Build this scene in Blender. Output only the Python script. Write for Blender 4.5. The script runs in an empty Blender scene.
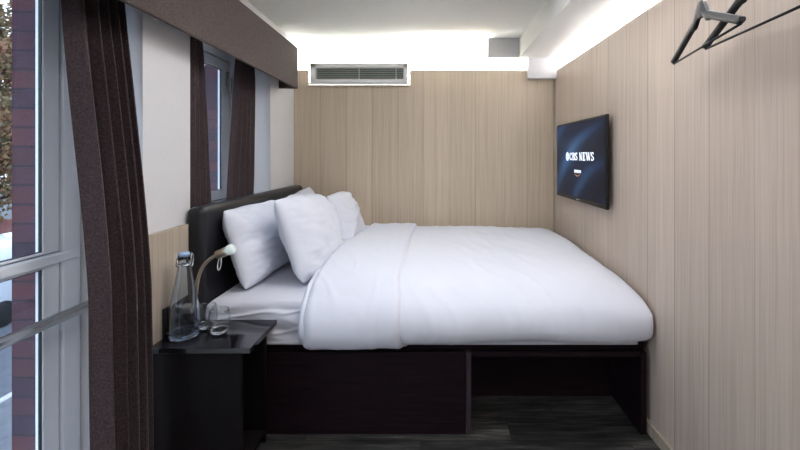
import bpy, bmesh, math, random
from mathutils import Vector, Matrix, noise
random.seed(7)
S = bpy.context.scene
COL = S.collection
PI = math.pi

# ------------------------------------------------------------------ helpers
def lin(c):
    return tuple(((v/255)/12.92 if v/255 <= .04045 else ((v/255+.055)/1.055)**2.4) for v in c) + (1,)

def mat(name, rgb=(128,128,128), rough=.5, metal=0, spec=.5, trans=0, ior=1.45, emit=None, estr=0, sheen=0, coat=0):
    m = bpy.data.materials.new(name); m.use_nodes = True
    b = m.node_tree.nodes['Principled BSDF']
    b.inputs['Base Color'].default_value = lin(rgb)
    b.inputs['Roughness'].default_value = rough
    b.inputs['Metallic'].default_value = metal
    b.inputs['Specular IOR Level'].default_value = spec
    b.inputs['Transmission Weight'].default_value = trans
    b.inputs['IOR'].default_value = ior
    b.inputs['Sheen Weight'].default_value = sheen
    b.inputs['Coat Weight'].default_value = coat
    if emit:
        b.inputs['Emission Color'].default_value = lin(emit)
        b.inputs['Emission Strength'].default_value = estr
    return m

class G:                                   # tiny node-graph helper
    def __init__(s, m):
        s.m = m; s.n = m.node_tree.nodes; s.l = m.node_tree.links; s.b = s.n['Principled BSDF']
        s.tc = s.n.new('ShaderNodeTexCoord')
    def inp(s, sock, v):
        if isinstance(v, bpy.types.NodeSocket): s.l.new(v, sock)
        else: sock.default_value = v
    def math(s, op, a, b=0.0, c=None, clamp=False):
        n = s.n.new('ShaderNodeMath'); n.operation = op; n.use_clamp = clamp
        s.inp(n.inputs[0], a); s.inp(n.inputs[1], b)
        if c is not None: s.inp(n.inputs[2], c)
        return n.outputs[0]
    def sep(s, v=None):
        n = s.n.new('ShaderNodeSeparateXYZ'); s.l.new(v or s.tc.outputs['Object'], n.inputs[0]); return n.outputs
    def comb(s, x, y, z):
        n = s.n.new('ShaderNodeCombineXYZ')
        for i, v in enumerate((x, y, z)): s.inp(n.inputs[i], v)
        return n.outputs[0]
    def noise(s, vec, scale=1, detail=3, rough=.5):
        n = s.n.new('ShaderNodeTexNoise'); s.l.new(vec, n.inputs['Vector'])
        n.inputs['Scale'].default_value = scale; n.inputs['Detail'].default_value = detail; n.inputs['Roughness'].default_value = rough
        return n.outputs['Fac']
    def white(s, v):
        n = s.n.new('ShaderNodeTexWhiteNoise'); n.noise_dimensions = '1D'; s.inp(n.inputs['W'], v); return n.outputs['Value']
    def ramp(s, f, stops):
        n = s.n.new('ShaderNodeValToRGB'); s.l.new(f, n.inputs[0]); e = n.color_ramp.elements
        while len(e) < len(stops): e.new(.5)
        for i, (p, c) in enumerate(stops): e[i].position = p; e[i].color = lin(c)
        return n.outputs[0]
    def mix(s, f, a, b, mode='MIX'):
        n = s.n.new('ShaderNodeMix'); n.data_type = 'RGBA'; n.blend_type = mode
        s.inp(n.inputs[0], f); s.inp(n.inputs[6], a); s.inp(n.inputs[7], b); return n.outputs[2]
    def bump(s, h, strength=.3, dist=.01):
        n = s.n.new('ShaderNodeBump'); s.l.new(h, n.inputs['Height'])
        n.inputs['Strength'].default_value = strength; n.inputs['Distance'].default_value = dist
        s.l.new(n.outputs[0], s.b.inputs['Normal'])
    def color(s, c): s.l.new(c, s.b.inputs['Base Color'])

def link(name, bm, m, parent=None, smooth=False, kind=None):
    bmesh.ops.recalc_face_normals(bm, faces=bm.faces[:])
    me = bpy.data.meshes.new(name); bm.to_mesh(me); bm.free()
    if smooth:
        for p in me.polygons: p.use_smooth = True
    o = bpy.data.objects.new(name, me); COL.objects.link(o)
    if m: me.materials.append(m)
    if parent: o.parent = parent
    if kind: o['kind'] = kind
    return o
def struct(name, bm, m, parent=None, smooth=False):
    return link(name, bm, m, parent, smooth, None if parent else 'structure')
def tag(o, label, cat, group=None, kind=None):
    o['label'] = label; o['category'] = cat
    if group: o['group'] = group
    if kind: o['kind'] = kind
    return o
def thing(name, label, cat, group=None, loc=(0,0,0)):
    o = bpy.data.objects.new(name, None); COL.objects.link(o); o.location = loc; o.empty_display_size = .05
    return tag(o, label, cat, group)
def smooth_angle(o, ang=40):
    me = o.data
    for p in me.polygons: p.use_smooth = True
    bm = bmesh.new(); bm.from_mesh(me)
    for e in bm.edges:
        if len(e.link_faces) == 2 and e.calc_face_angle(0) > math.radians(ang): e.smooth = False
    bm.to_mesh(me); bm.free()
    return o

def box(x0, x1, y0, y1, z0, z1, bev=0, seg=2, bm=None, off=(0,0,0)):
    t = bmesh.new()
    bmesh.ops.create_cube(t, size=1)
    for v in t.verts:
        v.co = Vector((x0+(v.co.x+.5)*(x1-x0), y0+(v.co.y+.5)*(y1-y0), z0+(v.co.z+.5)*(z1-z0))) - Vector(off)
    if bev: bmesh.ops.bevel(t, geom=t.edges[:], offset=bev, segments=seg, profile=.5, affect='EDGES')
    if bm is None: return t
    me = bpy.data.meshes.new('tmp'); t.to_mesh(me); t.free(); bm.from_mesh(me); bpy.data.meshes.remove(me)
    return bm
def tube(pts, r, seg=12, bm=None, closed=False):
    bm = bm or bmesh.new(); pts = [Vector(p) for p in pts]; n = len(pts); rings = []
    rr = r if isinstance(r, (list, tuple)) else [r]*n
    t0 = (pts[1]-pts[0]).normalized(); up = Vector((0,0,1)) if abs(t0.z) < .9 else Vector((1,0,0))
    a = t0.cross(up).normalized()
    for i in range(n):
        if closed: t = (pts[(i+1) % n]-pts[i-1]).normalized()
        else: t = (pts[min(i+1, n-1)]-pts[max(i-1, 0)]).normalized()
        a = (a-t*a.dot(t)).normalized(); b = t.cross(a)
        rings.append([bm.verts.new(pts[i]+(a*math.cos(k*2*PI/seg)+b*math.sin(k*2*PI/seg))*rr[i]) for k in range(seg)])
    for i in range(n if closed else n-1):
        A, B = rings[i], rings[(i+1) % n]
        for k in range(seg): bm.faces.new((A[k], A[(k+1) % seg], B[(k+1) % seg], B[k]))
    if not closed: bm.faces.new(rings[0]); bm.faces.new(rings[-1])
    return bm
def lathe(prof, seg=40, bm=None, c=(0,0,0)):
    bm = bm or bmesh.new(); rings = []; c = Vector(c)
    for r, z in prof:
        if r < 1e-6: rings.append([bm.verts.new(c+Vector((0,0,z)))])
        else: rings.append([bm.verts.new(c+Vector((r*math.cos(k*2*PI/seg), r*math.sin(k*2*PI/seg), z))) for k in range(seg)])
    for A, B in zip(rings, rings[1:]):
        for k in range(seg):
            k2 = (k+1) % seg
            q = [A[k % len(A)], A[k2 % len(A)], B[k2 % len(B)], B[k % len(B)]]
            u = []
            for v in q:
                if v not in u: u.append(v)
            if len(u) > 2: bm.faces.new(u)
    return bm
def grid(nu, nv, f, bm=None, wrap=False):
    bm = bm or bmesh.new()
    V = [[bm.verts.new(f(i/(nu-1), j/(nv-1))) for j in range(nv)] for i in range(nu)]
    for i in range(nu-1):
        for j in range(nv-1): bm.faces.new((V[i][j], V[i+1][j], V[i+1][j+1], V[i][j+1]))
    return bm
def prism(poly, axis, a0, a1, bm=None):
    """extrude a 2-D outline along axis (0,1,2)"""
    bm = bm or bmesh.new()
    def P(p, a):
        q = list(p); q.insert(axis, a); return Vector(q)
    A = [bm.verts.new(P(p, a0)) for p in poly]; B = [bm.verts.new(P(p, a1)) for p in poly]
    bm.faces.new(A); bm.faces.new(B); n = len(poly)
    for i in range(n): bm.faces.new((A[i], A[(i+1) % n], B[(i+1) % n], B[i]))
    return bm
def sm(a, b, x):
    t = max(0, min(1, (x-a)/(b-a))); return t*t*(3-2*t)
def lerp(a, b, t): return a+(b-a)*t
def interp(tab, x):
    for (a, va), (b, vb) in zip(tab, tab[1:]):
        if x <= b: return lerp(va, vb, max(0, (x-a)/(b-a)))
    return tab[-1][1]

# ------------------------------------------------------------------ materials
def wood_panel_mat(name, base, hi, lo, seam=.205, seam_off=.05, seamk=.38):
    m = mat(name, base, .48, spec=.35); g = G(m); x, y, z = g.sep()
    t = g.math('ADD', x, y)
    u = g.math('DIVIDE', g.math('ADD', t, seam_off+10), seam)
    idx = g.math('FLOOR', u); fr = g.math('FRACT', u)
    rnd = g.white(idx)
    v1 = g.comb(g.math('MULTIPLY', t, 55), g.math('MULTIPLY', idx, 3.7), g.math('MULTIPLY', z, 1.1))
    v2 = g.comb(g.math('MULTIPLY', t, 260), g.math('MULTIPLY', idx, 1.7), g.math('MULTIPLY', z, 3.0))
    n1 = g.noise(v1, 1, 3, .6); n2 = g.noise(v2, 1, 2, .6)
    f = g.math('ADD', g.math('MULTIPLY', n1, .5), g.math('MULTIPLY', n2, .5))
    c = g.ramp(f, [(.34, lo), (.5, base), (.66, hi)])
    tone = g.math('ADD', g.math('MULTIPLY', rnd, .09), .955)
    c = g.mix(1.0, c, g.comb(tone, tone, tone), 'MULTIPLY')
    d = g.math('MINIMUM', fr, g.math('SUBTRACT', 1, fr))
    line = g.math('LESS_THAN', d, .012)
    r2 = g.white(g.math('ADD', g.math('FLOOR', g.math('ADD', u, .5)), 31))
    line = g.math('MULTIPLY', line, g.math('MULTIPLY', g.math('ADD', r2, .25), seamk))
    c = g.mix(line, c, lin((70,58,50)))
    g.color(c); g.bump(f, .06, .002)
    return m
M = {}
M['wood'] = wood_panel_mat('pale_oak_laminate', (192,177,163), (201,187,174), (178,162,148))
M['wood_back'] = wood_panel_mat('pale_oak_back', (200,184,163), (208,193,174), (186,170,149), .207, .257)
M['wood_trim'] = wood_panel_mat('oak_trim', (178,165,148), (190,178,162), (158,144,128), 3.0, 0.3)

def wall_mat(name, rgb):
    m = mat(name, rgb, .75, spec=.25); g = G(m)
    n = g.noise(g.tc.outputs['Object'], 90, 3, .6)
    g.color(g.ramp(n, [(.3, tuple(int(c*.985) for c in rgb)), (.7, rgb)])); g.bump(n, .05, .001)
    return m
M['wall'] = wall_mat('white_emulsion', (224,223,224))
M['ceil'] = wall_mat('ceiling_paint', (240,242,238))
M['upvc'] = mat('white_window_frame', (238,243,250), .3, spec=.5)
M['gasket'] = mat('gasket', (24,28,36), .6)

def floor_mat():
    m = mat('dark_plank_vinyl', (60,60,60), .42, spec=.4); g = G(m); x, y, z = g.sep()
    v = g.math('DIVIDE', y, .15); row = g.math('FLOOR', v); fy = g.math('FRACT', v)
    xo = g.math('DIVIDE', g.math('ADD', x, g.math('MULTIPLY', g.white(row), 5)), .92)
    cell = g.math('ADD', g.math('MULTIPLY', row, 17.3), g.math('FLOOR', xo)); fx = g.math('FRACT', xo)
    rnd = g.white(cell)
    n = g.noise(g.comb(g.math('ADD', g.math('MULTIPLY', x, 5), g.math('MULTIPLY', rnd, 9)), g.math('MULTIPLY', y, 60), cell), 1, 5, .65)
    n2 = g.noise(g.comb(g.math('MULTIPLY', x, 3), g.math('MULTIPLY', y, 14), cell), 1, 3, .6)
    f = g.math('ADD', g.math('MULTIPLY', n, .6), g.math('ADD', g.math('MULTIPLY', n2, .3), g.math('MULTIPLY', rnd, .12)))
    c = g.ramp(f, [(.36, (16,17,18)), (.47, (48,48,47)), (.57, (80,78,74)), (.68, (132,128,118))])
    d = g.math('MINIMUM', g.math('MULTIPLY', g.math('MINIMUM', fy, g.math('SUBTRACT', 1, fy)), .15), g.math('MULTIPLY', g.math('MINIMUM', fx, g.math('SUBTRACT', 1, fx)), .92))
    c = g.mix(g.math('MULTIPLY', g.math('LESS_THAN', d, .0014), .8), c, lin((16,16,17)))
    g.color(c); g.bump(n, .12, .002); return m
M['floor'] = floor_mat()

def fabric(name, a, b, scale=420, rough=.95, bump=.35, sheen=.15):
    m = mat(name, a, rough, spec=.15, sheen=sheen); g = G(m)
    n = g.noise(g.tc.outputs['Object'], scale, 3, .7)
    g.color(g.ramp(n, [(.36, a), (.64, b)])); g.bump(n, bump, .0015); return m
M['curtain'] = fabric('brown_curtain_wool', (51,42,44), (80,67,68), 170)
M['pelmet'] = fabric('brown_pelmet_felt', (62,53,51), (90,79,75), 150)
M['linen'] = fabric('white_cotton', (222,226,237), (231,234,244), 700, .85, .04, .1)
M['sheet'] = fabric('white_sheet_cotton', (216,217,228), (224,226,236), 700, .85, .04, .1)

def leather():
    m = mat('black_leatherette', (24,24,29), .36, spec=.5); g = G(m)
    v = g.n.new('ShaderNodeTexVoronoi'); g.l.new(g.tc.outputs['Object'], v.inputs['Vector']); v.inputs['Scale'].default_value = 420
    g.bump(v.outputs['Distance'], .12, .001); return m
M['leather'] = leather()
def darkwood(name, a, b, rough, axis='x'):
    m = mat(name, a, rough, spec=.22); g = G(m); x, y, z = g.sep()
    v = g.comb(g.math('MULTIPLY', x, 4 if axis == 'x' else 90), g.math('MULTIPLY', y, 6), g.math('MULTIPLY', z, 90 if axis == 'x' else 4))
    n = g.noise(v, 1, 4, .6); g.color(g.ramp(n, [(.35, a), (.65, b)])); g.bump(n, .08, .001); return m
M['wenge'] = darkwood('wenge_base', (15,8,12), (34,20,27), .5)
M['wenge_v'] = darkwood('wenge_cabinet', (9,6,7), (18,10,12), .6, 'z')
M['wenge_edge'] = mat('wenge_edge', (62,52,56), .5)
M['gloss'] = mat('gloss_black_top', (20,20,24), .12, spec=.5, coat=.3)
M['steel'] = mat('brushed_steel', (225,222,220), .2, metal=1)
M['nickel'] = mat('satin_nickel', (205,194,178), .3, metal=1)
M['chrome'] = mat('chrome', (210,212,215), .12, metal=1)
M['black'] = mat('black_plastic', (14,14,16), .4)
M['hanger'] = mat('black_lacquered_hanger', (20,20,27), .45, spec=.3)
M['whiteplastic'] = mat('white_plastic', (244,246,244), .4)
M['louvre'] = mat('grey_louvre', (176,182,178), .4, metal=0)
M['void'] = mat('duct_lining', (84,90,87), .7)
M['glass'] = mat('clear_glass', (247,250,252), .01, trans=1, ior=1.45)
M['blueglass'] = mat('blue_tinted_glass', (206,224,248), .01, trans=1, ior=1.45)
M['bluecap'] = mat('blue_stopper', (160,188,222), .3)
M['clearblue'] = mat('bottle_glass', (236,244,253), .01, trans=1, ior=1.42)
M['led'] = mat('led_tape', (255,255,255), .5, emit=(253,252,244), estr=95)
M['led_side'] = mat('led_tape_cool', (255,255,255), .5, emit=(250,250,255), estr=80)
M['lens'] = mat('lamp_lens', (222,234,230), .12, emit=(215,232,226), estr=.12)
M['fill_light'] = mat('ceiling_fill_emitter', (255,255,255), .5, emit=(250,250,255), estr=4.3)  # glow of the unseen panels added on the ceiling

def pane_mat(name='window_pane', tint=(.93,.96,.98,1), k=(.55,.035)):
    m = bpy.data.materials.new(name); m.use_nodes = True; n = m.node_tree.nodes; l = m.node_tree.links
    n.remove(n['Principled BSDF'])
    tr = n.new('ShaderNodeBsdfTransparent'); tr.inputs[0].default_value = tint
    gl = n.new('ShaderNodeBsdfGlossy'); gl.inputs['Roughness'].default_value = .02
    lw = n.new('ShaderNodeLayerWeight'); lw.inputs['Blend'].default_value = .5
    pw = n.new('ShaderNodeMath'); pw.operation = 'POWER'; l.new(lw.outputs['Facing'], pw.inputs[0]); pw.inputs[1].default_value = 4
    fr = n.new('ShaderNodeMath'); fr.operation = 'MULTIPLY_ADD'; l.new(pw.outputs[0], fr.inputs[0]); fr.inputs[1].default_value = k[0]; fr.inputs[2].default_value = k[1]
    mx = n.new('ShaderNodeMixShader'); l.new(fr.outputs[0], mx.inputs[0]); l.new(tr.outputs[0], mx.inputs[1]); l.new(gl.outputs[0], mx.inputs[2])
    l.new(mx.outputs[0], n['Material Output'].inputs['Surface']); return m
M['pane'] = pane_mat()
M['thin'] = pane_mat('thin_clear_glass', (.97,.98,.99,1), (.85,.05))
M['thinblue'] = pane_mat('thin_blue_glass', (.86,.92,.98,1), (.9,.07))

def brick_mat(name, c1, c2, mortar, bw=.225, rh=.0745, off=0):
    m = mat(name, c1, .85, spec=.2); g = G(m); x, y, z = g.sep()
    b = g.n.new('ShaderNodeTexBrick'); g.l.new(g.comb(g.math('ADD', g.math('ADD', x, y), off), z, 0), b.inputs['Vector'])
    b.inputs['Scale'].default_value = 1; b.inputs['Brick Width'].default_value = bw; b.inputs['Row Height'].default_value = rh
    b.inputs['Mortar Size'].default_value = .005; b.inputs['Mortar Smooth'].default_value = .3
    b.inputs['Color1'].default_value = lin(c1); b.inputs['Color2'].default_value = lin(c2); b.inputs['Mortar'].default_value = lin(mortar)
    n = g.noise(g.tc.outputs['Object'], 9, 4, .7)
    n2 = g.noise(g.tc.outputs['Object'], 120, 3, .7)
    c = g.mix(g.math('MULTIPLY', n, .75), b.outputs['Color'], lin((92,80,96)))
    c = g.mix(g.math('MULTIPLY', n2, .35), c, lin((70,55,58)))
    g.color(c); g.bump(g.math('ADD', g.math('MULTIPLY', b.outputs['Fac'], -1), n2), .5, .006); return m
M['brick'] = brick_mat('weathered_facade_brick', (108,52,46), (42,37,52), (26,26,34), rh=.068, off=.05)
M['redbrick'] = brick_mat('red_brick', (160,88,70), (130,72,60), (120,110,104))

# ------------------------------------------------------------------ dimensions
XR, XL, YB, ZC = 1.0, -1.09, 3.248, 2.185
YF = -1.3
W1 = (.45, 1.54, .08, 1.96); W2 = (1.845, 2.77, .90, 1.96)
XW = -1.32                       # inner face of the window frames

# ------------------------------------------------------------------ room shell
struct('floor', box(-1.12, 1.1, YF-.1, 3.4, -.06, 0), M['floor'])
struct('ceiling', box(-1.42, 1.2, YF-.1, 3.45, ZC, ZC+.08), M['ceil'])
def wall_left():
    bm = bmesh.new()
    x0, x1 = -1.37, XL
    box(x0, x1, YF, W1[0], 0, ZC, bm=bm); box(x0, x1, W1[0], W1[1], 0, W1[2], bm=bm); box(x0, x1, W1[0], W1[1], W1[3], ZC, bm=bm)
    box(x0, x1, W1[1], W2[0], 0, ZC, bm=bm)
    box(x0, x1, W2[0], W2[1], 0, W2[2], bm=bm); box(x0, x1, W2[0], W2[1], W2[3], ZC, bm=bm)
    box(x0, x1, W2[1], 3.42, 0, ZC, bm=bm)
    return bm
struct('wall_left', wall_left(), M['wall'])
# right wall: oak panelling in front of a white wall, the gap carries the light tape
struct('wall_right', box(XR, XR+.03, YF, YB, 0, 1.935), M['wood'])
struct('wall_right_upper', box(XR+.10, XR+.14, YF, 3.4, 0, ZC), M['wall'])
# back wall: panelling with a notch for the grille
def back_panel():
    bm = bmesh.new(); nx0, nx1, nz, zt = -.972, -.163, 1.822, 1.948
    poly = [(XL, 0), (XR, 0), (XR, zt), (nx1, zt), (nx1, nz), (nx0, nz), (nx0, zt), (XL, zt)]
    return prism(poly, 1, YB, YB+.022, bm)
struct('wall_back', back_panel(), M['wood_back'])
struct('wall_back_upper', box(-1.37, 1.14, YB+.115, YB+.16, 0, ZC), M['wall'])
struct('wall_front', box(-1.37, 1.14, YF-.05, YF, 0, ZC), M['wall'])
# notch lip under the grille
struct('trim_1', box(-.975, -.160, YB-.012, YB, 1.812, 1.828, .003), M['wood_trim'])
# bulkhead beam along the right of the ceiling, boxed pipe casings at its end
struct('trim_2', box(.70, 1.10, YF, YB+.02, 2.035, ZC), M['ceil'])
struct('trim_3', box(.775, 1.0, YB-.05, YB, 1.872, 2.035, .002), M['wall'])
struct('trim_4', box(.455, .70, YB-.06, YB-.02, 2.032, ZC, .002), M['wall'])
# corner shadow batten between the two panelled walls
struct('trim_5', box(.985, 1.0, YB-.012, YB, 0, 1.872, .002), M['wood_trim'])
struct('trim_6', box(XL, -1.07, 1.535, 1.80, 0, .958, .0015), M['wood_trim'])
struct('baseboard_right', box(.988, 1.0, YF, 3.2, 0, .055, .002), M['wood_trim'])

# ------------------------------------------------------------------ windows
def rect_frame(bm, xa, xb, y0, y1, z0, z1, w, bev=.006, wz=None):
    wz = wz or (w, w)
    box(xa, xb, y0, y0+w, z0, z1, bev, bm=bm); box(xa, xb, y1-w, y1, z0, z1, bev, bm=bm)
    box(xa, xb, y0+w-.004, y1-w+.004, z0, z0+wz[0], bev, bm=bm); box(xa, xb, y0+w-.004, y1-w+.004, z1-wz[1], z1, bev, bm=bm)
    return bm
def window(i, W, zs, handle=None, sw=.062):
    y0, y1, z0, z1 = W[0]+.004, W[1]-.004, W[2]+.004, W[3]-.004
    fr = struct('window_%d' % i, rect_frame(bmesh.new(), XW-.075, XW, y0, y1, z0, z1, .076), M['upvc'])
    zz = [z0+.076]+zs+[z1-.076]
    for zt in zs: link('transom', box(XW-.075, XW+.012, y0+.02, y1-.02, zt-.017, zt+.017, .005), M['upvc'], fr)
    for k in range(len(zz)-1):
        a = zz[k]+(.018 if k else .004); b = zz[k+1]-(.018 if k < len(zz)-2 else .004)
        ya, yb = y0+.081, y1-.081
        link('seal', rect_frame(bmesh.new(), XW-.05, XW-.014, ya-.004, yb+.004, a-.003, b+.003, .01, 0), M['gasket'], fr)
        wa = .010 if k else .062; wb = .010 if k < len(zz)-2 else .062
        sash = link('sash', rect_frame(bmesh.new(), XW-.034, XW-.006, ya+.002, yb-.002, a+.002, b-.002, sw, .004, (wa, wb)), M['upvc'], fr)
        link('bead', rect_frame(bmesh.new(), XW-.020, XW-.010, ya+sw, yb-sw, a+wa, b-wb, .0045, 0), M['gasket'], sash)
        link('pane', box(XW-.018, XW-.013, ya+sw-.002, yb-sw+.002, a+wa-.002, b-wb+.002), M['pane'], sash)
        if handle and k == len(zz)-2:
            bm = box(XW-.006, XW+.006, handle[0]-.012, handle[0]+.012, handle[1]-.05, handle[1]+.05, .003)
            box(XW+.004, XW+.022, handle[0]-.01, handle[0]+.01, handle[1]-.09, handle[1]+.01, .003, bm=bm)
            link('handle', bm, M['louvre'], sash)
    return fr
window(1, W1, [.900])
window(2, W2, [], (2.655, 1.76), .095)
struct('trim_7', box(XW, XL+.03, W1[0], W1[1], W1[2]-.02, W1[2]+.004, .004), M['upvc'])       # inner sills
struct('trim_8', box(XW, XL+.0, W2[0], W2[1], W2[2]-.02, W2[2]+.004, .004), M['upvc'])

# outer brick skin with reveals round the windows
def facade():
    bm = bmesh.new(); x0, x1 = -1.478, -1.372
    ws = [(W1[0]-.02, 1.435, .04, 2.02), (W2[0]+.08, 2.665, .86, 2.02)]
    ys = [-4, ws[0][0], ws[0][1], ws[1][0], ws[1][1], 7]
    for k in (0, 2, 4): box(x0, x1, ys[k], ys[k+1], -3, 4.2, bm=bm)
    for w in ws:
        box(x0, x1, w[0], w[1], -3, w[2], bm=bm); box(x0, x1, w[0], w[1], w[3], 4.2, bm=bm)
    return bm
struct('wall_outside', facade(), M['brick'])
for k, (a, b, z) in enumerate(((W1[0]-.02, 1.435, .04), (W2[0]+.08, 2.665, .86))):
    struct('trim_%d' % (9+k), box(-1.56, -1.398, a, b, z-.05, z+.03, .004), mat('stone_sill_%d' % k, (150,150,150), .8))

# ------------------------------------------------------------------ light tapes and added ceiling fill panels
def lamp(name, b, m, label, cat='light', group=None):
    return tag(link(name, b, m), label, cat, group)
lamp('light_strip', box(-1.06, .74, YB+.034, YB+.064, 1.905, 1.915), M['led'], 'warm white light tape hidden behind the top of the back panelling')
lamp('light_strip', box(XR+.0305, XR+.058, YF+.1, 3.2, 1.895, 1.905), M['led_side'], 'light tape hidden behind the top of the right-hand panelling')
def ceiling_fill_panel(y, label, w=.42):  # square panel out of view, added to the ceiling to brighten the room
    t = thing('added_ceiling_fill', label, 'light', None, (.15, y, ZC))
    bm = bmesh.new(); rect = [(-w-.02, -w-.02), (w+.02, -w-.02), (w+.02, w+.02), (-w-.02, w+.02)]
    for a, b in ((-w-.02, -w), (w, w+.02)):
        box(a, b, -w-.02, w+.02, -.03, 0, .003, bm=bm); box(-w, w, a, b, -.03, 0, .003, bm=bm)
    link('rim', bm, M['whiteplastic'], t); link('fill_emitter', box(-w, w, -w, w, -.022, -.006), M['fill_light'], t)
ceiling_fill_panel(1.55, 'unseen ceiling light panel added to brighten the near side of the bed')
ceiling_fill_panel(-.1, 'unseen ceiling light panel added to brighten the front of the room')

# ------------------------------------------------------------------ air grille
ac = thing('air_vent', 'white framed louvred air conditioning grille at the top left of the oak back wall', 'vent', None, (-.568, YB, 1.835))
def local(bm, o):
    for v in bm.verts: v.co -= o.location
    return bm
bm = bmesh.new()
box(-.955, -.18, YB-.02, YB+.03, 1.842, 1.872, .004, bm=bm); box(-.955, -.18, YB-.02, YB+.03, 1.962, 2.0, .004, bm=bm)
box(-.955, -.908, YB-.02, YB+.03, 1.85, 1.995, .004, bm=bm); box(-.212, -.18, YB-.02, YB+.03, 1.85, 1.995, .004, bm=bm)
link('frame', local(bm, ac), M['whiteplastic'], ac)
link('casing', local(box(-.95, -.185, YB+.0235, YB+.031, 1.845, 1.998), ac), M['void'], ac)
for k in range(6):
    z = 1.878+k*.0145
    bm = prism([(YB-.012, z-.001), (YB+.004, z+.010), (YB+.004, z+.0115), (YB-.012, z+.0005)], 0, -.908, -.212)
    link('louvre', local(bm, ac), M['louvre'], ac)
for x in (-.565, -.27): link('mullion', local(box(x-.003, x+.003, YB-.016, YB-.011, 1.87, 1.964), ac), M['whiteplastic'], ac)
link('flange', local(box(-.97, -.165, YB-.008, YB-.002, 1.83, 1.846, .001), ac), M['whiteplastic'], ac)

# ------------------------------------------------------------------ pelmet, curtains, handrail
pl = thing('pelmet', 'long brown felt pelmet box above the windows on the left wall', 'pelmet', None, (XL, .8, 1.746))
XP = -.955; PY0, PY1 = -.6, 2.935
link('front_board', local(box(XP-.018, XP, PY0, PY1, 1.746, 2.04, .003), pl), M['pelmet'], pl)
link('end_board', local(box(XL+.002, XP-.016, PY1-.018, PY1, 1.746, 2.04, .003), pl), M['pelmet'], pl)
link('end_board', local(box(XL+.002, XP-.016, PY0, PY0+.018, 1.746, 2.04, .003), pl), M['pelmet'], pl)
link('top_board', local(box(XL+.002, XP-.016, PY0+.018, PY1-.018, 2.02, 2.038), pl), M['pelmet'], pl)

def curtain(label, edges, z0, z1, folds, amp, seed, warp=1.0):
    """edges: list of (z,(x,y) near edge,(x,y) far edge) from the top down"""
    rnd = random.Random(seed); ph = [rnd.uniform(-.9, .9) for _ in range(folds+2)]; am = [rnd.uniform(.6, 1.25) for _ in range(folds+2)]
    def f(u, v):
        z = lerp(z1, z0, v); e = edges
        for (za, na, fa), (zb, nb, fb) in zip(e, e[1:]):
            if z >= zb: break
        t = max(0, min(1, (za-z)/(za-zb))); t = t*t*(3-2*t)*.5+t*.5
        n = Vector(na).lerp(Vector(nb), t); q = Vector(fa).lerp(Vector(fb), t)
        p = n.lerp(q, u); d = (q-n); nrm = Vector((d.y, -d.x)).normalized(); tan = d.normalized()
        s = folds*u**warp; k = min(int(s), folds); a = lerp(am[k], am[min(k+1, folds)], s-k)
        pinch = lerp(.55, 1, sm(0, .25, v)); w = amp*pinch*a
        th = 2*PI*s + ph[0] + .9*v*math.sin(seed+s*1.3)*.8
        sway = .006*noise.noise(Vector((u*4, v*3, seed)))
        off = math.sin(th)*w + sway; tn = math.sin(2*th)*w*.14
        p = p+nrm*off+tan*tn
        return Vector((p.x, p.y, z + (.006*math.sin(th) if v == 1 else 0)))
    bm = grid(folds*14+1, 60, f)
    o = link('curtain', bm, M['curtain'], smooth=True)
    m = o.modifiers.new('s', 'SOLIDIFY'); m.thickness = .004; m.offset = 0
    return tag(o, label, 'curtain', 'brown curtains at the left windows')
curtain('brown wool curtain at the large left window, pushed into the room by the handrail',
        [(1.94, (-1.20,1.315), (-1.13,1.50)), (.78, (-1.10,1.32), (-1.028,1.50)), (.02, (-1.075,1.30), (-1.02,1.50))], .02, 1.94, 5, .026, 3, 1.75)
curtain('brown curtain on the near side of the narrow window by the headboard',
        [(1.94, (-1.15,1.93), (-1.20,2.12)), (.92, (-1.15,1.93), (-1.20,2.22))], .925, 1.94, 4, .024, 8)
curtain('brown curtain on the far side of the narrow window, next to the back corner',
        [(1.94, (-1.185,2.50), (-1.165,2.69)), (.92, (-1.185,2.36), (-1.165,2.68))], .925, 1.94, 5, .024, 14)
hr = thing('handrail', 'brushed steel handrail crossing the large left window', 'rail', None, (-1.225, 1.0, .725))
link('rail', local(tube([(-1.225, .452, .725), (-1.225, 1.537, .725)], .0175, 20), hr), M['steel'], hr, True)
for y in (.456, 1.534): link('flange', local(tube([(-1.225, y-.004, .725), (-1.225, y+.004, .725)], .034, 20), hr), M['steel'], hr)

# ------------------------------------------------------------------ bed
bed = thing('bed', 'dark wood box bed base with padded black headboard along the back wall', 'bed', None, (0, 2.5, 0))
hb = box(-1.088, -1.006, 1.80, 3.235, .30, 1.032, .032, 5)
smooth_angle(link('headboard', local(hb, bed), M['leather'], bed), 60)
link('front_panel', local(box(-1.0, .163, 1.838, 1.86, .001, .372, .001), bed), M['wenge'], bed)
link('divider_panel', local(box(.164, .186, 1.834, 2.128, .001, .372, .001), bed), M['wenge_edge'], bed)
link('recess_panel', local(box(.187, .952, 2.13, 2.15, .001, .372), bed), M['wenge'], bed)
link('end_panel', local(box(.953, .979, 1.834, 3.2, .001, .372, .001), bed), M['wenge'], bed)
link('front_rail', local(box(.187, .952, 1.842, 1.862, .350, .372), bed), M['wenge'], bed)
link('platform', local(box(-1.0, .982, 1.862, 3.23, .373, .405, .002), bed), M['wenge'], bed)

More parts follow.
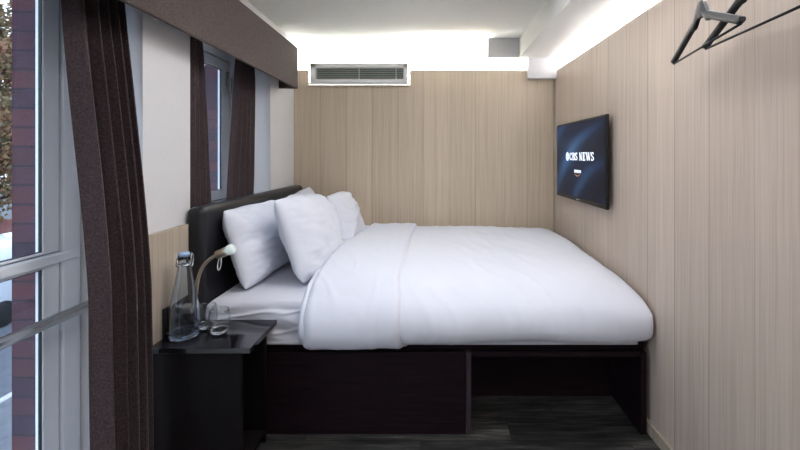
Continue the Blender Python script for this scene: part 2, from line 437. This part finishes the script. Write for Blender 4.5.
# mattress in its fitted sheet
def rounded_slab(x0, x1, y0, y1, z0, z1, r, wr):
    bm = box(x0, x1, y0, y1, z0, z1); bmesh.ops.bevel(bm, geom=bm.edges[:], offset=r, segments=4, profile=.5, affect='EDGES')
    return bm
def mattress():
    ax, ay, r = (-1.003, .93), (1.818, 3.225), .04
    z0, z1 = .405, .615
    prof = [(.03, 0), (.008, .006)]+[(0, .012+.16*i/30) for i in range(31)]+[(.003, .182), (.010, .193), (.020, .202), (.04, .21)]
    bm = bmesh.new()
    def ring(inset, h):
        x0, x1, y0, y1 = ax[0]+inset, ax[1]-inset, ay[0]+inset, ay[1]-inset; pts = []
        N = 150; Mn = 60
        for i in range(N): pts.append((lerp(x0, x1, i/N), y0))
        for i in range(Mn): pts.append((x1, lerp(y0, y1, i/Mn)))
        for i in range(N): pts.append((lerp(x1, x0, i/N), y1))
        for i in range(Mn): pts.append((x0, lerp(y1, y0, i/Mn)))
        out = []
        for x, y in pts:
            # slack folds in the cotton on the near face
            w = 0
            if y < ay[0]+.05 and .01 < h < .2:
                q = noise.noise(Vector((x*3.5-h*6, h*24+x*7, 1.7))); k2 = 1-min(1, abs(noise.noise(Vector((x*4+h*5, h*18-x*6, 4.4))))*5)
                w = (.016*q+.010*k2+.004*noise.noise(Vector((x*25, h*40, 5))))*sm(0, .04, h)*sm(.2, .16, h) if False else (.016*q+.010*k2)*min(1, h*30)*min(1, (.2-h)*30)
            out.append(bm.verts.new((x, y-w, z0+h)))
        return out
    R = [ring(a, h) for a, h in prof]
    for A, B in zip(R, R[1:]):
        n = len(A)
        for k in range(n): bm.faces.new((A[k], A[(k+1) % n], B[(k+1) % n], B[k]))
    bm.faces.new(R[0]); bm.faces.new(R[-1])
    return bm
tag(link('mattress', mattress(), M['sheet'], smooth=True), 'mattress in a white fitted sheet, bare beside the nightstand', 'mattress')

# duvet: cross-section (y,z) from the near hem over the top to the back wall
PROF = [(1.811,.448),(1.80,.440),(1.785,.443),(1.770,.463),(1.762,.495),(1.767,.54),(1.790,.585),(1.832,.622),(1.885,.655),(1.96,.680),(2.06,.697),(2.2,.708),(2.4,.716),(2.6,.722),(2.8,.727),(2.98,.728),(3.1,.722),(3.17,.705),(3.205,.675),(3.212,.64)]
def catmull(P, t):
    n = len(P)-1; s = t*n; k = min(int(s), n-1); u = s-k
    p0, p1, p2, p3 = (Vector(P[max(0, min(n, k+d))]) for d in (-1, 0, 1, 2))
    return .5*((2*p1)+(p2-p0)*u+(2*p0-5*p1+4*p2-p3)*u*u+(3*p1-p0-3*p2+p3)*u**3)
def cover(x_of, hscale, off, seed, nx, ny, wr=1.0):
    def f(u, v):
        p = catmull(PROF, v); q = catmull(PROF, min(1, v+.01)); r = catmull(PROF, max(0, v-.01))
        d = (q-r).normalized(); n = Vector((-d.y, d.x))      # outward normal of the section
        if v < .001: n = Vector((0, -1))
        x = x_of(u, v); h = hscale(u, v, x)
        o = off if not callable(off) else off(u)
        top = sm(.25, .55, v)
        ln = .010*noise.noise(Vector((x*2.2, p.x*2.0, seed)))*wr
        ln += (.006*noise.noise(Vector((x*6+p.y*4, p.x*4, seed+3))))*wr
        # puckers running down the near drop
        drop = (1-sm(.28, .5, v))*sm(0, .12, v)
        ln += drop*.010*noise.noise(Vector((x*3.2+p.y*3.0, p.y*5, seed+9)))*wr
        # fine creases
        cr = noise.noise(Vector((x*9+p.x*5, p.x*3-x*2, seed+20))); ln += .004*(1-min(1, abs(cr)*5))*wr
        n2 = p+n*(o+ln)
        y, z = n2.x, n2.y
        zc = .55; yc = 2.5
        if z > zc: z = zc+(z-zc)*h[0]
        else: z = zc+(z-zc)*h[1]
        if y < 1.9: y = 1.9+(y-1.9)*h[2]
        return Vector((min(x, .990), min(y, 3.235), z))
    return grid(nx, ny, f)
XE = .992
def xs_main(u, v): return -.57+(XE+.57)*(u if u < .85 else .85+.15*(math.sin((u-.85)/.15*PI/2)*.0+(u-.85)/.15))
def h_main(u, v, x):
    e = max(0, (x-.60)/(XE-.60)); e2 = max(0, (x-.80)/(XE-.80))
    top = 1-.22*e**2 - .55*(1-math.sqrt(max(0, 1-e2**4)))
    return (top, 1-.12*(1-math.sqrt(max(0, 1-e2**3))), 1-.30*(1-math.sqrt(max(0, 1-e2**3))))
dv = link('duvet', cover(xs_main, h_main, 0, 2.0, 150, 110), M['linen'], smooth=True)
m = dv.modifiers.new('s', 'SOLIDIFY'); m.thickness = .012; m.offset = -1
tag(dv, 'puffy white duvet spread over the bed up to the right wall', 'duvet')
def xs_fold(u, v):
    y = catmull(PROF, v).x
    xl = -.572+.012*math.sin(v*9)+.085*sm(2.2, 3.2, y)+.05*(1-sm(0, .10, v))
    xr = -.128+.008*math.sin(v*9+.5)+.005*math.sin(v*23)+.02*sm(2.6, 3.2, y)+.03*(1-sm(0, .12, v))
    return lerp(xl, xr, u)
def h_fold(u, v, x):
    a = 1-max(0, 1-u/.14)**2.2*.72; b = 1
    return (a*b if u < .5 else b, 1, a*.35+.65 if u < .5 else 1)
fd = link('turned_back_fold', cover(xs_fold, h_fold, lambda u: .022-.028*max(0, (u-.94)/.06)**2, 2.0, 90, 110, 1.0), M['linen'], dv, smooth=True)
m = fd.modifiers.new('s', 'SOLIDIFY'); m.thickness = .012; m.offset = -1

# pillows
def pillow(label, c, lean, yaw, L, H, T, seed, roll=0):
    def side(sgn):
        def f(a, b):
            u = math.sin((a*2-1)*PI/2); v = math.sin((b*2-1)*PI/2)
            ed = (1-u*u)*(1-v*v)
            # belly swells, edges drawn in between the corners
            th = T*.5*(max(0, 1-abs(u)**2.6)**.52)*(max(0, 1-abs(v)**2.6)**.52)
            cr_ = 1-.055*(u*u*v*v)**2; uu = u*(1-.03*(1-v*v))*cr_; vv = v*(1-.03*(1-u*u))*cr_
            uu += .022*noise.noise(Vector((v*2.2, seed, u*.8))); vv += .035*noise.noise(Vector((u*2.2, seed+2, v*.8)))
            w = 0
            k = noise.noise(Vector((u*1.6, v*1.6, seed)))*.022+noise.noise(Vector((u*3.4+v, v*3.0-u*.6, seed+4)))*.012
            # creases fanning from the corners
            for cu in (-1, 1):
                for cv in (-1, 1):
                    du, dv_ = u-cu, v-cv; r = math.hypot(du, dv_)+1e-4
                    ang = math.atan2(dv_, du); w += .006*math.sin(ang*9+seed+cu)*math.exp(-r*2.2)*min(1, r*4)
            fold = noise.noise(Vector((u*2.5+v*1.2, v*5, seed+8))); w += .006*(1-min(1, abs(fold)*4))
            th = max(0, th+(k+w)*min(1, ed*4.5))
            sag = -.03*(1-v)*.5*(1-u*u)
            return Vector((uu*L/2, vv*H/2, sgn*th*(1 if sgn > 0 else .72)))
        return f
    bm = bmesh.new(); N = 64
    grid(N, N, side(1), bm); grid(N, N, side(-1), bm)
    bmesh.ops.remove_doubles(bm, verts=bm.verts[:], dist=.0005)
    # local frame: length -> world y, height -> up (leaning back to -x), belly -> +x
    R = Matrix.Rotation(yaw, 4, 'Z') @ Matrix.Rotation(-lean, 4, 'Y') @ Matrix(((0,0,1,0),(1,0,0,0),(0,1,0,0),(0,0,0,1))) @ Matrix.Rotation(roll, 4, 'Z')
    bmesh.ops.transform(bm, matrix=R, verts=bm.verts[:])
    o = link('pillow', bm, M['linen'], smooth=True); o.location = c
    return tag(o, label, 'pillow', 'white pillows at the headboard')
pillow('white pillow nearest the reading lamp, leaning on the headboard', (-.925, 2.235, .806), .28, .02, .68, .40, .21, 3, -.03)
pillow('plump white pillow in front, propped against the pillow beside the lamp', (-.668, 2.30, .828), .36, -.05, .68, .45, .23, 11, -.05)
pillow('white pillow mostly hidden at the back, leaning on the far end of the headboard', (-.905, 2.92, .805), .18, 0, .56, .42, .19, 17, .06)
pillow('white pillow closest to the oak back wall, leaning in front of the hidden one', (-.615, 2.92, .80), .34, .04, .58, .42, .22, 23, -.03)

# ------------------------------------------------------------------ nightstand
ns = thing('nightstand', 'dark wood nightstand with a glossy black top beside the bed', 'nightstand', None, (-.88, 1.68, 0))
link('tabletop', local(box(-1.069, -.682, 1.54, 1.812, .510, .530, .0015), ns), M['gloss'], ns)
link('front_panel', local(box(-1.066, -.724, 1.556, 1.574, .001, .509, .001), ns), M['wenge_v'], ns)
link('rear_panel', local(box(-1.066, -.724, 1.785, 1.80, .001, .509, .001), ns), M['wenge_v'], ns)
link('side_panel', local(box(-1.066, -1.051, 1.575, 1.784, .001, .509), ns), M['wenge_v'], ns)
link('shelf', local(box(-1.050, -.724, 1.575, 1.784, .04, .056), ns), M['wenge_v'], ns)
link('upstand', local(box(-1.069, -1.056, 1.62, 1.795, .531, .648, .001), ns), M['gloss'], ns)

# ------------------------------------------------------------------ reading lamp
rl = thing('reading_lamp', 'slim gooseneck reading lamp curving up beside the headboard', 'lamp', None, (-1.02, 1.75, .60))
link('mount', local(tube([(-1.055, 1.75, .605), (-1.018, 1.75, .605)], .022, 20), rl), M['nickel'], rl)
arm = [(-1.02,1.75,.605),(-1.012,1.75,.63),(-1.006,1.748,.68),(-.997,1.745,.73),(-.980,1.742,.775),(-.955,1.74,.808),(-.925,1.738,.83),(-.90,1.737,.842)]
AP = [(a[0], a[1], a[2]) for a in arm]
def smooth_path(P, n):
    out = []
    N = len(P)-1
    for i in range(n+1):
        s = i/n*N; k = min(int(s), N-1); u = s-k
        p0, p1, p2, p3 = (Vector(P[max(0, min(N, k+d))]) for d in (-1, 0, 1, 2))
        out.append(.5*((2*p1)+(p2-p0)*u+(2*p0-5*p1+4*p2-p3)*u*u+(3*p1-p0-3*p2+p3)*u**3))
    return out
link('gooseneck', local(tube(smooth_path(AP, 40), .0075, 12), rl), M['nickel'], rl, True)
hd = link('lamp_head', local(tube([(-.918,1.738,.833),(-.912,1.738,.836),(-.872,1.736,.852),(-.868,1.736,.8535)], [.010,.019,.0195,.0195], 20), rl), M['nickel'], rl, True)
link('lens', local(tube([(-.870,1.736,.853),(-.858,1.7355,.858),(-.842,1.735,.864),(-.836,1.735,.8665)], [.018,.0225,.0215,.014], 20), rl), M['lens'], hd, True)
loop = []
for k in range(20):
    a = k/20*2*PI; loop.append((-.898+.007*math.sin(a)+.004*(math.cos(a)), 1.732, .800+.027*math.cos(a)))
link('pull_loop', local(tube(loop, .0022, 8, closed=True), rl), M['whiteplastic'], rl, True)

# ------------------------------------------------------------------ bottle and tumblers
bt = thing('water_bottle', 'tall clear glass swing-top water bottle on the nightstand', 'bottle', None, (-.992, 1.64, .5305))
out = [(0,.0),(.045,.0),(.052,.004),(.0545,.012),(.0545,.05),(.053,.10),(.0505,.135),(.045,.17),(.037,.21),(.0295,.25),(.0245,.28),(.0222,.295),(.0222,.310),(.0245,.313),(.0245,.325)]
inn = [(.0185,.325),(.018,.295),(.0205,.28),(.0255,.25),(.033,.21),(.041,.17),(.0465,.135),(.049,.10),(.0505,.05),(.049,.03),(.035,.024),(0,.026)]
link('glass_body', lathe(out[3:]+inn[:10], 48), M['clearblue'], bt, True)
link('thick_base', lathe([(0,0),(.045,0),(.052,.004),(.0545,.012),(.0545,.024),(.035,.022),(0,.026)], 48), M['blueglass'], bt, True)
link('stopper', lathe([(0,.318),(.016,.318),(.017,.327),(.020,.328),(.020,.336),(.017,.341),(0,.342)], 28), M['bluecap'], bt, True)
col_ = link('clasp_collar', lathe([(.0225,.288),(.0245,.288),(.0245,.294),(.0225,.294),(.0225,.288)], 28), M['chrome'], bt, True)
for s in (-1, 1):
    link('wire_clasp', tube(smooth_path([(0.0,.0255*s,.336),(.012,.028*s,.325),(.014,.0275*s,.300),(.004,.027*s,.283),(-.010,.027*s,.290),(-.008,.027*s,.315),(0,.0255*s,.332)], 24), .0024, 8), M['chrome'], col_, True)
for o in list(col_.children):
    if o.name.startswith('wire'): o.rotation_euler.z = PI/2+.2

def tumbler(c, label):
    o_ = [(0,0),(.020,0),(.027,.004),(.036,.016),(.0415,.035),(.0425,.052),(.0405,.075),(.0375,.098)]
    i_ = [(.0362,.098),(.039,.075),(.0408,.052),(.0395,.035),(.034,.019),(.022,.012),(0,.011)]
    o = link('tumbler', lathe(o_[3:]+i_[:4], 44), M['thin'], smooth=True); o.location = c
    link('thick_base', lathe([(0,0),(.020,0),(.027,.004),(.036,.016),(.0335,.019),(.022,.011),(0,.010)], 44), M['clearblue'], o, smooth=True)
    return tag(o, label, 'glass', 'stemless glasses on the nightstand')
tumbler((-.868, 1.672, .5305), 'stemless glass tumbler nearer the bed, right of the two')
tumbler((-.948, 1.722, .5305), 'stemless glass tumbler closer to the bottle, left of the two')

# ------------------------------------------------------------------ television
tv = thing('television', 'wall-mounted flat television showing a news title on blue', 'television', None, (.97, 2.615, 1.228))
def tvl(bm):
    return local(bm, tv)
Y0, Y1, Z0, Z1, XF = 2.195, 3.045, .968, 1.488, .952
link('casing', tvl(box(XF, .970, Y0, Y1, Z0, Z1, .003)), M['black'], tv)
link('wall_bracket', tvl(box(.971, .999, 2.45, 2.78, 1.12, 1.34)), M['black'], tv)
def screen_mat():
    m = mat('screen_picture', (2,3,6), .25, spec=.12); g = G(m); x, y, z = g.sep()
    # u: 0 far (picture left) .. 1 near (picture right), v: 0 bottom .. 1 top
    u = g.math('DIVIDE', g.math('SUBTRACT', .43, y), .86); v = g.math('DIVIDE', g.math('ADD', z, .257), .514)
    du = g.math('SUBTRACT', u, 1.25); dv_ = g.math('SUBTRACT', v, -.35)
    r = g.math('SQRT', g.math('ADD', g.math('MULTIPLY', du, du), g.math('MULTIPLY', dv_, dv_)))
    r = g.math('ADD', r, g.math('MULTIPLY', g.noise(g.comb(u, v, 0), 2.2, 2, .5), .10))
    w = g.math('ADD', g.math('MULTIPLY', g.math('SINE', g.math('MULTIPLY', r, 15)), .5), .5)
    w = g.math('POWER', w, 2.2)
    s2 = g.math('SUBTRACT', 1, g.math('ABSOLUTE', g.math('SUBTRACT', g.math('ADD', u, g.math('MULTIPLY', v, -.9)), .0)), clamp=True)
    cen = g.math('SUBTRACT', 1, g.math('MULTIPLY', 1.3, g.math('SQRT', g.math('ADD', g.math('POWER', g.math('SUBTRACT', u, .30), 2), g.math('POWER', g.math('SUBTRACT', v, .6), 2)))), clamp=True)
    f = g.math('ADD', g.math('MULTIPLY', w, .35), g.math('MULTIPLY', cen, .5))
    c = g.ramp(f, [(0, (10,13,28)), (.35, (16,30,54)), (.6, (34,62,96)), (1, (70,110,150))])
    g.l.new(c, g.b.inputs['Emission Color']); g.b.inputs['Emission Strength'].default_value = .75
    return m
sc = link('screen', tvl(box(XF-.0015, XF+.0005, Y0+.012, Y1-.012, Z0+.026, Z1-.012)), screen_mat(), tv)
link('chin_badge', tvl(box(XF-.001, XF+.001, 2.585, 2.645, Z0+.009, Z0+.015)), M['louvre'], tv)
white_e = mat('screen_white', (235,240,250), .4, emit=(235,240,255), estr=.62)
navy_e = mat('screen_navy', (14,24,52), .4, emit=(20,34,72), estr=.8)
orange_e = mat('screen_orange', (200,140,70), .4, emit=(190,130,70), estr=.5)
def flat(polys, ycen, zbase, hscale, dx, m, name, parent=tv):
    """polys in letter space (right, up): drawn on the screen facing into the room"""
    bm = bmesh.new()
    for P in polys:
        A = [bm.verts.new((XF-dx, ycen-p[0]*hscale, zbase+p[1]*hscale)) for p in P]
        bm.faces.new(A)
        B = [bm.verts.new((XF-dx+.0008, ycen-p[0]*hscale, zbase+p[1]*hscale)) for p in P]
        n = len(P)
        for i in range(n): bm.faces.new((A[i], A[(i+1) % n], B[(i+1) % n], B[i]))
    return link(name, tvl(bm), m, parent)
def stroke(pts, ws):
    """variable-width stroke as quads"""
    P = [Vector(p) for p in pts]; q = []; L = []; R_ = []
    for i, p in enumerate(P):
        t = (P[min(i+1, len(P)-1)]-P[max(i-1, 0)]).normalized(); n = Vector((-t.y, t.x)); w = ws[i]/2
        L.append(p+n*w); R_.append(p-n*w)
    return [[L[i], L[i+1], R_[i+1], R_[i]] for i in range(len(P)-1)]
def arc(cx, cy, rx, ry, a0, a1, n=12): return [(cx+rx*math.cos(math.radians(lerp(a0, a1, i/n))), cy+ry*math.sin(math.radians(lerp(a0, a1, i/n)))) for i in range(n+1)]
def rect(x0, y0, x1, y1): return [(x0, y0), (x1, y0), (x1, y1), (x0, y1)]
TH, TN = .17, .06
def vw(pts, base=TN, mx=TH):          # stroke width: thick on vertical runs
    P = [Vector(p) for p in pts]; out = []
    for i in range(len(P)):
        t = (P[min(i+1, len(P)-1)]-P[max(i-1, 0)]).normalized(); out.append(lerp(base, mx, abs(t.y)**1.5))
    return out
def letter(ch):
    if ch == 'C':
        p = arc(.36, .5, .27, .46, 48, 312, 20); return stroke(p, vw(p))+[rect(.53, .68, .60, .98), rect(.53, .02, .60, .30)], .70
    if ch == 'B':
        p = arc(.30, .745, .22, .215, 90, -90, 12); q = arc(.30, .27, .27, .235, 90, -90, 12)
        return [rect(.08, 0, .26, 1), rect(0, 0, .1, .05), rect(0, .95, .1, 1)]+stroke(p, vw(p))+stroke(q, vw(q))+[rect(.2, .47, .34, .54), rect(.2, 0, .34, .06), rect(.2, .94, .34, 1)], .66
    if ch == 'S':
        p = arc(.28, .74, .19, .22, 35, 230, 12)+arc(.27, .26, .21, .22, 50, -145, 12); return stroke(p, vw(p, .08, .17))+[rect(.42, .70, .48, .98), rect(.04, .02, .10, .32)], .58
    if ch == 'N': return [rect(.10, 0, .16, 1), rect(.56, 0, .62, 1), [(.04, 1), (.24, 1), (.64, 0), (.46, 0)], rect(0, 0, .26, .05), rect(.46, .95, .72, 1)], .78
    if ch == 'E': return [rect(.08, 0, .27, 1), rect(0, 0, .55, .06), rect(0, .94, .53, 1), rect(.2, .48, .42, .54), rect(.48, 0, .55, .28), rect(.46, .72, .53, 1), rect(.37, .38, .42, .64)], .64
    if ch == 'W': return [[(.02, 1), (.20, 1), (.40, 0), (.30, 0)], [(.52, 1), (.58, 1), (.38, 0), (.32, 0)], [(.42, 1), (.60, 1), (.78, 0), (.68, 0)], [(.94, 1), (1.0, 1), (.78, 0), (.72, 0)], rect(-.04, .95, .28, 1), rect(.86, .95, 1.06, 1)], 1.06
    return [], .28
def word(s, cond=1.0, gap=.04):
    out, x = [], 0
    for ch in s:
        P, w = letter(ch); out += [[(x+p[0]*cond, p[1]) for p in Q] for Q in P]; x += (w+gap)*cond
    return out, x
# eye mark and title: pixel 567.5 .. 594.5 across -> y 2.953 .. 2.467
H = .050; yb = 2.350; ys = 2.765
wlen = word('CBS NEWS')[1]; k = (ys-yb)/(wlen*H); xk = 0
zt = 1.232
for ch in 'CBS NEWS':
    Pq, wd = letter(ch)
    if Pq: flat([[((xk+p[0])*k, p[1]) for p in Q] for Q in Pq], ys, zt, H, .0026, white_e, 'letter', sc)
    xk += wd+.04
ye = 2.806
flat([arc(0, 0, 1, 1, 0, 360, 28)[:-1]], ye, zt+H/2, .030, .0026, white_e, 'eye_mark', sc)
flat([arc(0, -.75, 1.12, 1.22, 145, 35, 10)+arc(0, .75, 1.12, 1.22, -35, -145, 10)], ye, zt+H/2, .024, .0036, navy_e, 'eye_outline', sc)
flat([arc(0, 0, .42, .42, 0, 360, 16)[:-1]], ye, zt+H/2, .024, .0046, white_e, 'eye_pupil', sc)
def amazon():
    P = []
    def a_(x): p = arc(x+.22, .25, .2, .25, 0, 360, 12); return stroke(p, [.11]*len(p))+[rect(x+.38, 0, x+.5, .5)]
    def m_(x): p = arc(x+.22, .3, .13, .2, 180, 0, 8); q = arc(x+.48, .3, .13, .2, 180, 0, 8); return [rect(x+.03, 0, x+.15, .5)]+stroke(p, [.1]*len(p))+stroke(q, [.1]*len(q))+[rect(x+.30, 0, x+.40, .32), rect(x+.56, 0, x+.66, .32)]
    def z_(x): return [rect(x, .42, x+.4, .5), rect(x, 0, x+.4, .08), [(x, .06), (x+.12, .06), (x+.4, .44), (x+.28, .44)]]
    def o_(x): p = arc(x+.24, .25, .2, .22, 0, 360, 12); return stroke(p, [.11]*len(p))
    def n_(x): p = arc(x+.22, .28, .14, .2, 180, 0, 8); return [rect(x+.03, 0, x+.14, .5)]+stroke(p, [.1]*len(p))+[rect(x+.31, 0, x+.41, .3)]
    return a_(0)+m_(.58)+a_(1.34)+z_(1.94)+o_(2.42)+n_(2.98)
flat(amazon(), 2.672, 1.152, .034, .0026, white_e, 'partner_word', sc)
p = arc(1.6, .75, 1.5, .75, 205, 335, 12)
flat(stroke(p, [.04+.09*math.sin(i/12*PI) for i in range(13)]), 2.672, 1.131, .034, .0026, orange_e, 'partner_swoosh', sc)

# ------------------------------------------------------------------ coat hangers on pegs
def hanger(label, A, B, ztip, rise, T=.016):
    A, B = Vector((A[0], A[1], ztip)), Vector((B[0], B[1], ztip)); c = (A+B)/2; L = (B-A).length/2
    ex = (B-A).normalized()
    t = thing('coat_hanger', label, 'hanger', 'black coat hangers by the right wall', c+Vector((0, 0, rise)))
    t.rotation_euler = (0, 0, math.atan2(ex.y, ex.x))
    # outline in the hanger's own plane, z=0 at collar top
    top, bot = [], []
    for i in range(65):
        s = -1+2*i/64; a = abs(s)
        zt = -rise*(.04+ .96*a**1.12) if a > .07 else -rise*.04*(a/.07)**2
        zt = -rise*(sm(.06, .20, a)*.22 + .78*max(0, (a-.05)/.95)**1.0)
        th = lerp(.052, .026, sm(.03, .3, a)); th = lerp(th, .022, a)*(1-.45*sm(.95, 1, a))
        top.append((s*L, zt+.012)); bot.append((s*L*(.985 if a > .9 else 1), zt+.012-th))
    bm = bmesh.new(); prev = None
    def ring(p, q):
        x, zt = p; _, zb = q; h = (zt-zb); w = T/2
        pts = [(-w*.6, zt), (w*.6, zt), (w, zt-h*.2), (w, zb+h*.2), (w*.6, zb), (-w*.6, zb), (-w, zb+h*.2), (-w, zt-h*.2)]
        return [bm.verts.new((x, a, b)) for a, b in pts]
    R = [ring(p, q) for p, q in zip(top, bot)]
    for Aa, Bb in zip(R, R[1:]):
        for k in range(8): bm.faces.new((Aa[k], Aa[(k+1) % 8], Bb[(k+1) % 8], Bb[k]))
    bm.faces.new(R[0]); bm.faces.new(R[-1])
    body = link('shoulder_bar', bm, M['hanger'], t); smooth_angle(body, 50)
    link('trouser_bar', tube([(-L*.97, 0, -rise-.004), (L*.97, 0, -rise-.004)], .0036, 12), M['hanger'], t, True)
    hk = [(0,0,.005),(0,0,.03),(0,.0,.045),(0,.018,.058),(0,.022,.078),(0,.008,.094),(0,-.012,.092),(0,-.022,.076)]
    link('hook', tube(smooth_path(hk, 30), .0022, 8), M['chrome'], t, True)
    return t
K = .9
h1 = hanger('black wooden coat hanger fully in view, nearer the television', (1.0*K, 1.67*K), (.885*K, 1.15*K), 1.26+.382*K, .128)
h2 = hanger('black wooden coat hanger cut off by the top right corner of the photo', (.872, 1.29), (.828, .83), 1.26+.342, .145)
pr = thing('peg_rail', 'narrow rail of metal pegs on the right wall holding the black hangers', 'hooks', None, (.99, 1.16, 1.90))
link('backplate', local(box(.986, .999, .95, 1.45, 1.885, 1.92, .003), pr), M['steel'], pr)
for h in (h1, h2):
    x, y, z = h.location; zz = z+.0855
    link('peg', local(tube([(.99, y, zz), (x-.03, y, zz), (x-.034, y, zz+.012)], .0045, 12), pr), M['steel'], pr, True)

# ------------------------------------------------------------------ street outside (one storey below)
GZ = -3.0
def asphalt(name, rgb, sc):
    m = mat(name, rgb, .9); g = G(m); n = g.noise(g.tc.outputs['Object'], sc, 4, .7)
    g.color(g.ramp(n, [(.3, tuple(int(c*.82) for c in rgb)), (.7, rgb)])); return m
struct('ground', box(-60, -1.5, -30, 60, GZ-.3, GZ-.12), asphalt('road', (82,87,98), 6))
struct('pavement', box(-7.4, -1.5, -30, 60, GZ-.12, GZ), asphalt('paving', (98,101,110), 3))
tag(link('kerb', box(-7.55, -7.4, -30, 60, GZ-.12, GZ+.01, .01), asphalt('kerbstone', (176,178,180), 8)), 'pale stone kerb along the street below the window', 'kerb')
struct('far_pavement', box(-18, -14.3, -30, 60, GZ-.12, GZ), asphalt('far_paving', (150,120,112), 3))
van = thing('van', 'white van parked in the street below the window', 'van', None, (-11.9, 12.0, GZ-.12))
vm = mat('white_van_paint', (196,202,212), .35, coat=.4); vg = mat('van_glass', (30,36,46), .1)
body = [(-2.4,.35),(2.5,.35),(2.6,.55),(2.55,1.0),(1.85,1.22),(1.25,1.95),(1.0,2.05),(-2.3,2.08),(-2.45,1.9),(-2.48,.6)]
bm = prism(body, 0, -.95, .95); bmesh.ops.bevel(bm, geom=bm.edges[:], offset=.06, segments=3, affect='EDGES')
link('body', bm, vm, van, True)
link('side_window', prism([(.75,1.25),(1.65,1.25),(1.22,1.85),(.75,1.85)], 0, .945, .965), vg, van)
link('windscreen', prism([(1.87,1.24),(1.30,1.90),(1.27,1.87),(1.84,1.21)], 0, -.8, .8), vg, van)
for y in (-1.6, 1.65):
    for x in (-.86, .86): 
        w = link('wheel', tube([(x-.12, y, .33), (x+.12, y, .33)], .33, 24), M['black'], van)
tag(link('garden_wall', box(-18.5, -18.2, -10, 40, GZ, GZ+1.5), M['redbrick']), 'low red brick wall across the street', 'wall')
leafm = mat('autumn_leaves', (150,130,70), .8); g = G(leafm); n = g.noise(g.tc.outputs['Object'], 1.5, 2); g.color(g.ramp(n, [(.3, (58,66,50)), (.5, (112,92,64)), (.7, (120,72,58))]))
barkm = mat('bark', (72,62,58), .9)
def tree(x, y, label, h, seed, dens):
    rnd = random.Random(seed); t = thing('street_tree', label, 'tree', 'street trees', (x, y, GZ))
    bmB = bmesh.new(); tips = []
    tube([(0,0,0),(.05,.02,h*.2),(0,.1,h*.42),(.1,.05,h*.7),(.05,0,h*.95)], [.22,.18,.14,.08,.03], 10, bmB)
    for i in range(34):
        z0 = h*rnd.uniform(.22, .88); a = rnd.uniform(0, 2*PI); L = h*rnd.uniform(.2, .42)*(1.1-z0/h*.6)
        p = Vector((0,0,z0)); d = Vector((math.cos(a), math.sin(a), rnd.uniform(.1, .7))).normalized(); pts = [p.copy()]
        for k in range(5):
            d = (d+Vector((rnd.uniform(-.3,.3), rnd.uniform(-.3,.3), rnd.uniform(-.15,.3)))).normalized(); p = p+d*L/5; pts.append(p.copy())
            tips.append(p.copy())
        tube(pts, [.05,.04,.03,.02,.014,.008], 6, bmB)
    link('trunk', bmB, barkm, t)
    bmL = bmesh.new()
    for i in range(dens):
        c = rnd.choice(tips)+Vector([rnd.gauss(0, .34) for _ in range(3)]); a = Vector([rnd.gauss(0,1) for _ in range(3)]).normalized(); b = a.orthogonal().normalized(); s = rnd.uniform(.06, .13)
        bmL.faces.new([bmL.verts.new(c+v) for v in (a*s, b*s*.6, -a*s, -b*s*.6)])
    me = bpy.data.meshes.new('foliage'); bmL.to_mesh(me); bmL.free(); o = bpy.data.objects.new('foliage', me); COL.objects.link(o); me.materials.append(leafm); o.parent = t; o['kind'] = 'stuff'
tree(-17.0, 15.6, 'autumn street tree seen at the left edge of the large window', 10.5, 4, 11000)
tree(-22.0, 24.0, 'farther autumn tree behind the low brick wall', 12, 9, 9000)
tree(-27.0, 27.0, 'distant autumn tree farthest up the street', 13, 33, 9000)
tree(-20.5, 9.5, 'autumn tree across the street, nearer along the pavement', 11, 21, 8000)

# ------------------------------------------------------------------ world, camera
w = bpy.data.worlds.new('sky'); S.world = w; w.use_nodes = True
bg = w.node_tree.nodes['Background']; bg.inputs[0].default_value = (.72, .84, 1.0, 1); bg.inputs[1].default_value = 2.5
cam = bpy.data.cameras.new('camera'); co = bpy.data.objects.new('camera', cam); COL.objects.link(co)
co.location = (0, 0, 1.26); co.rotation_euler = (PI/2, 0, 0)
cam.sensor_width = 36; cam.lens = 36*406/800; cam.shift_x = -30/800; cam.shift_y = -69/800; cam.clip_start = .02
S.camera = co
S.view_settings.view_transform = 'Standard'; S.view_settings.look = 'None'; S.view_settings.exposure = 0.62; S.view_settings.gamma = 1
S.view_settings.use_curve_mapping = False
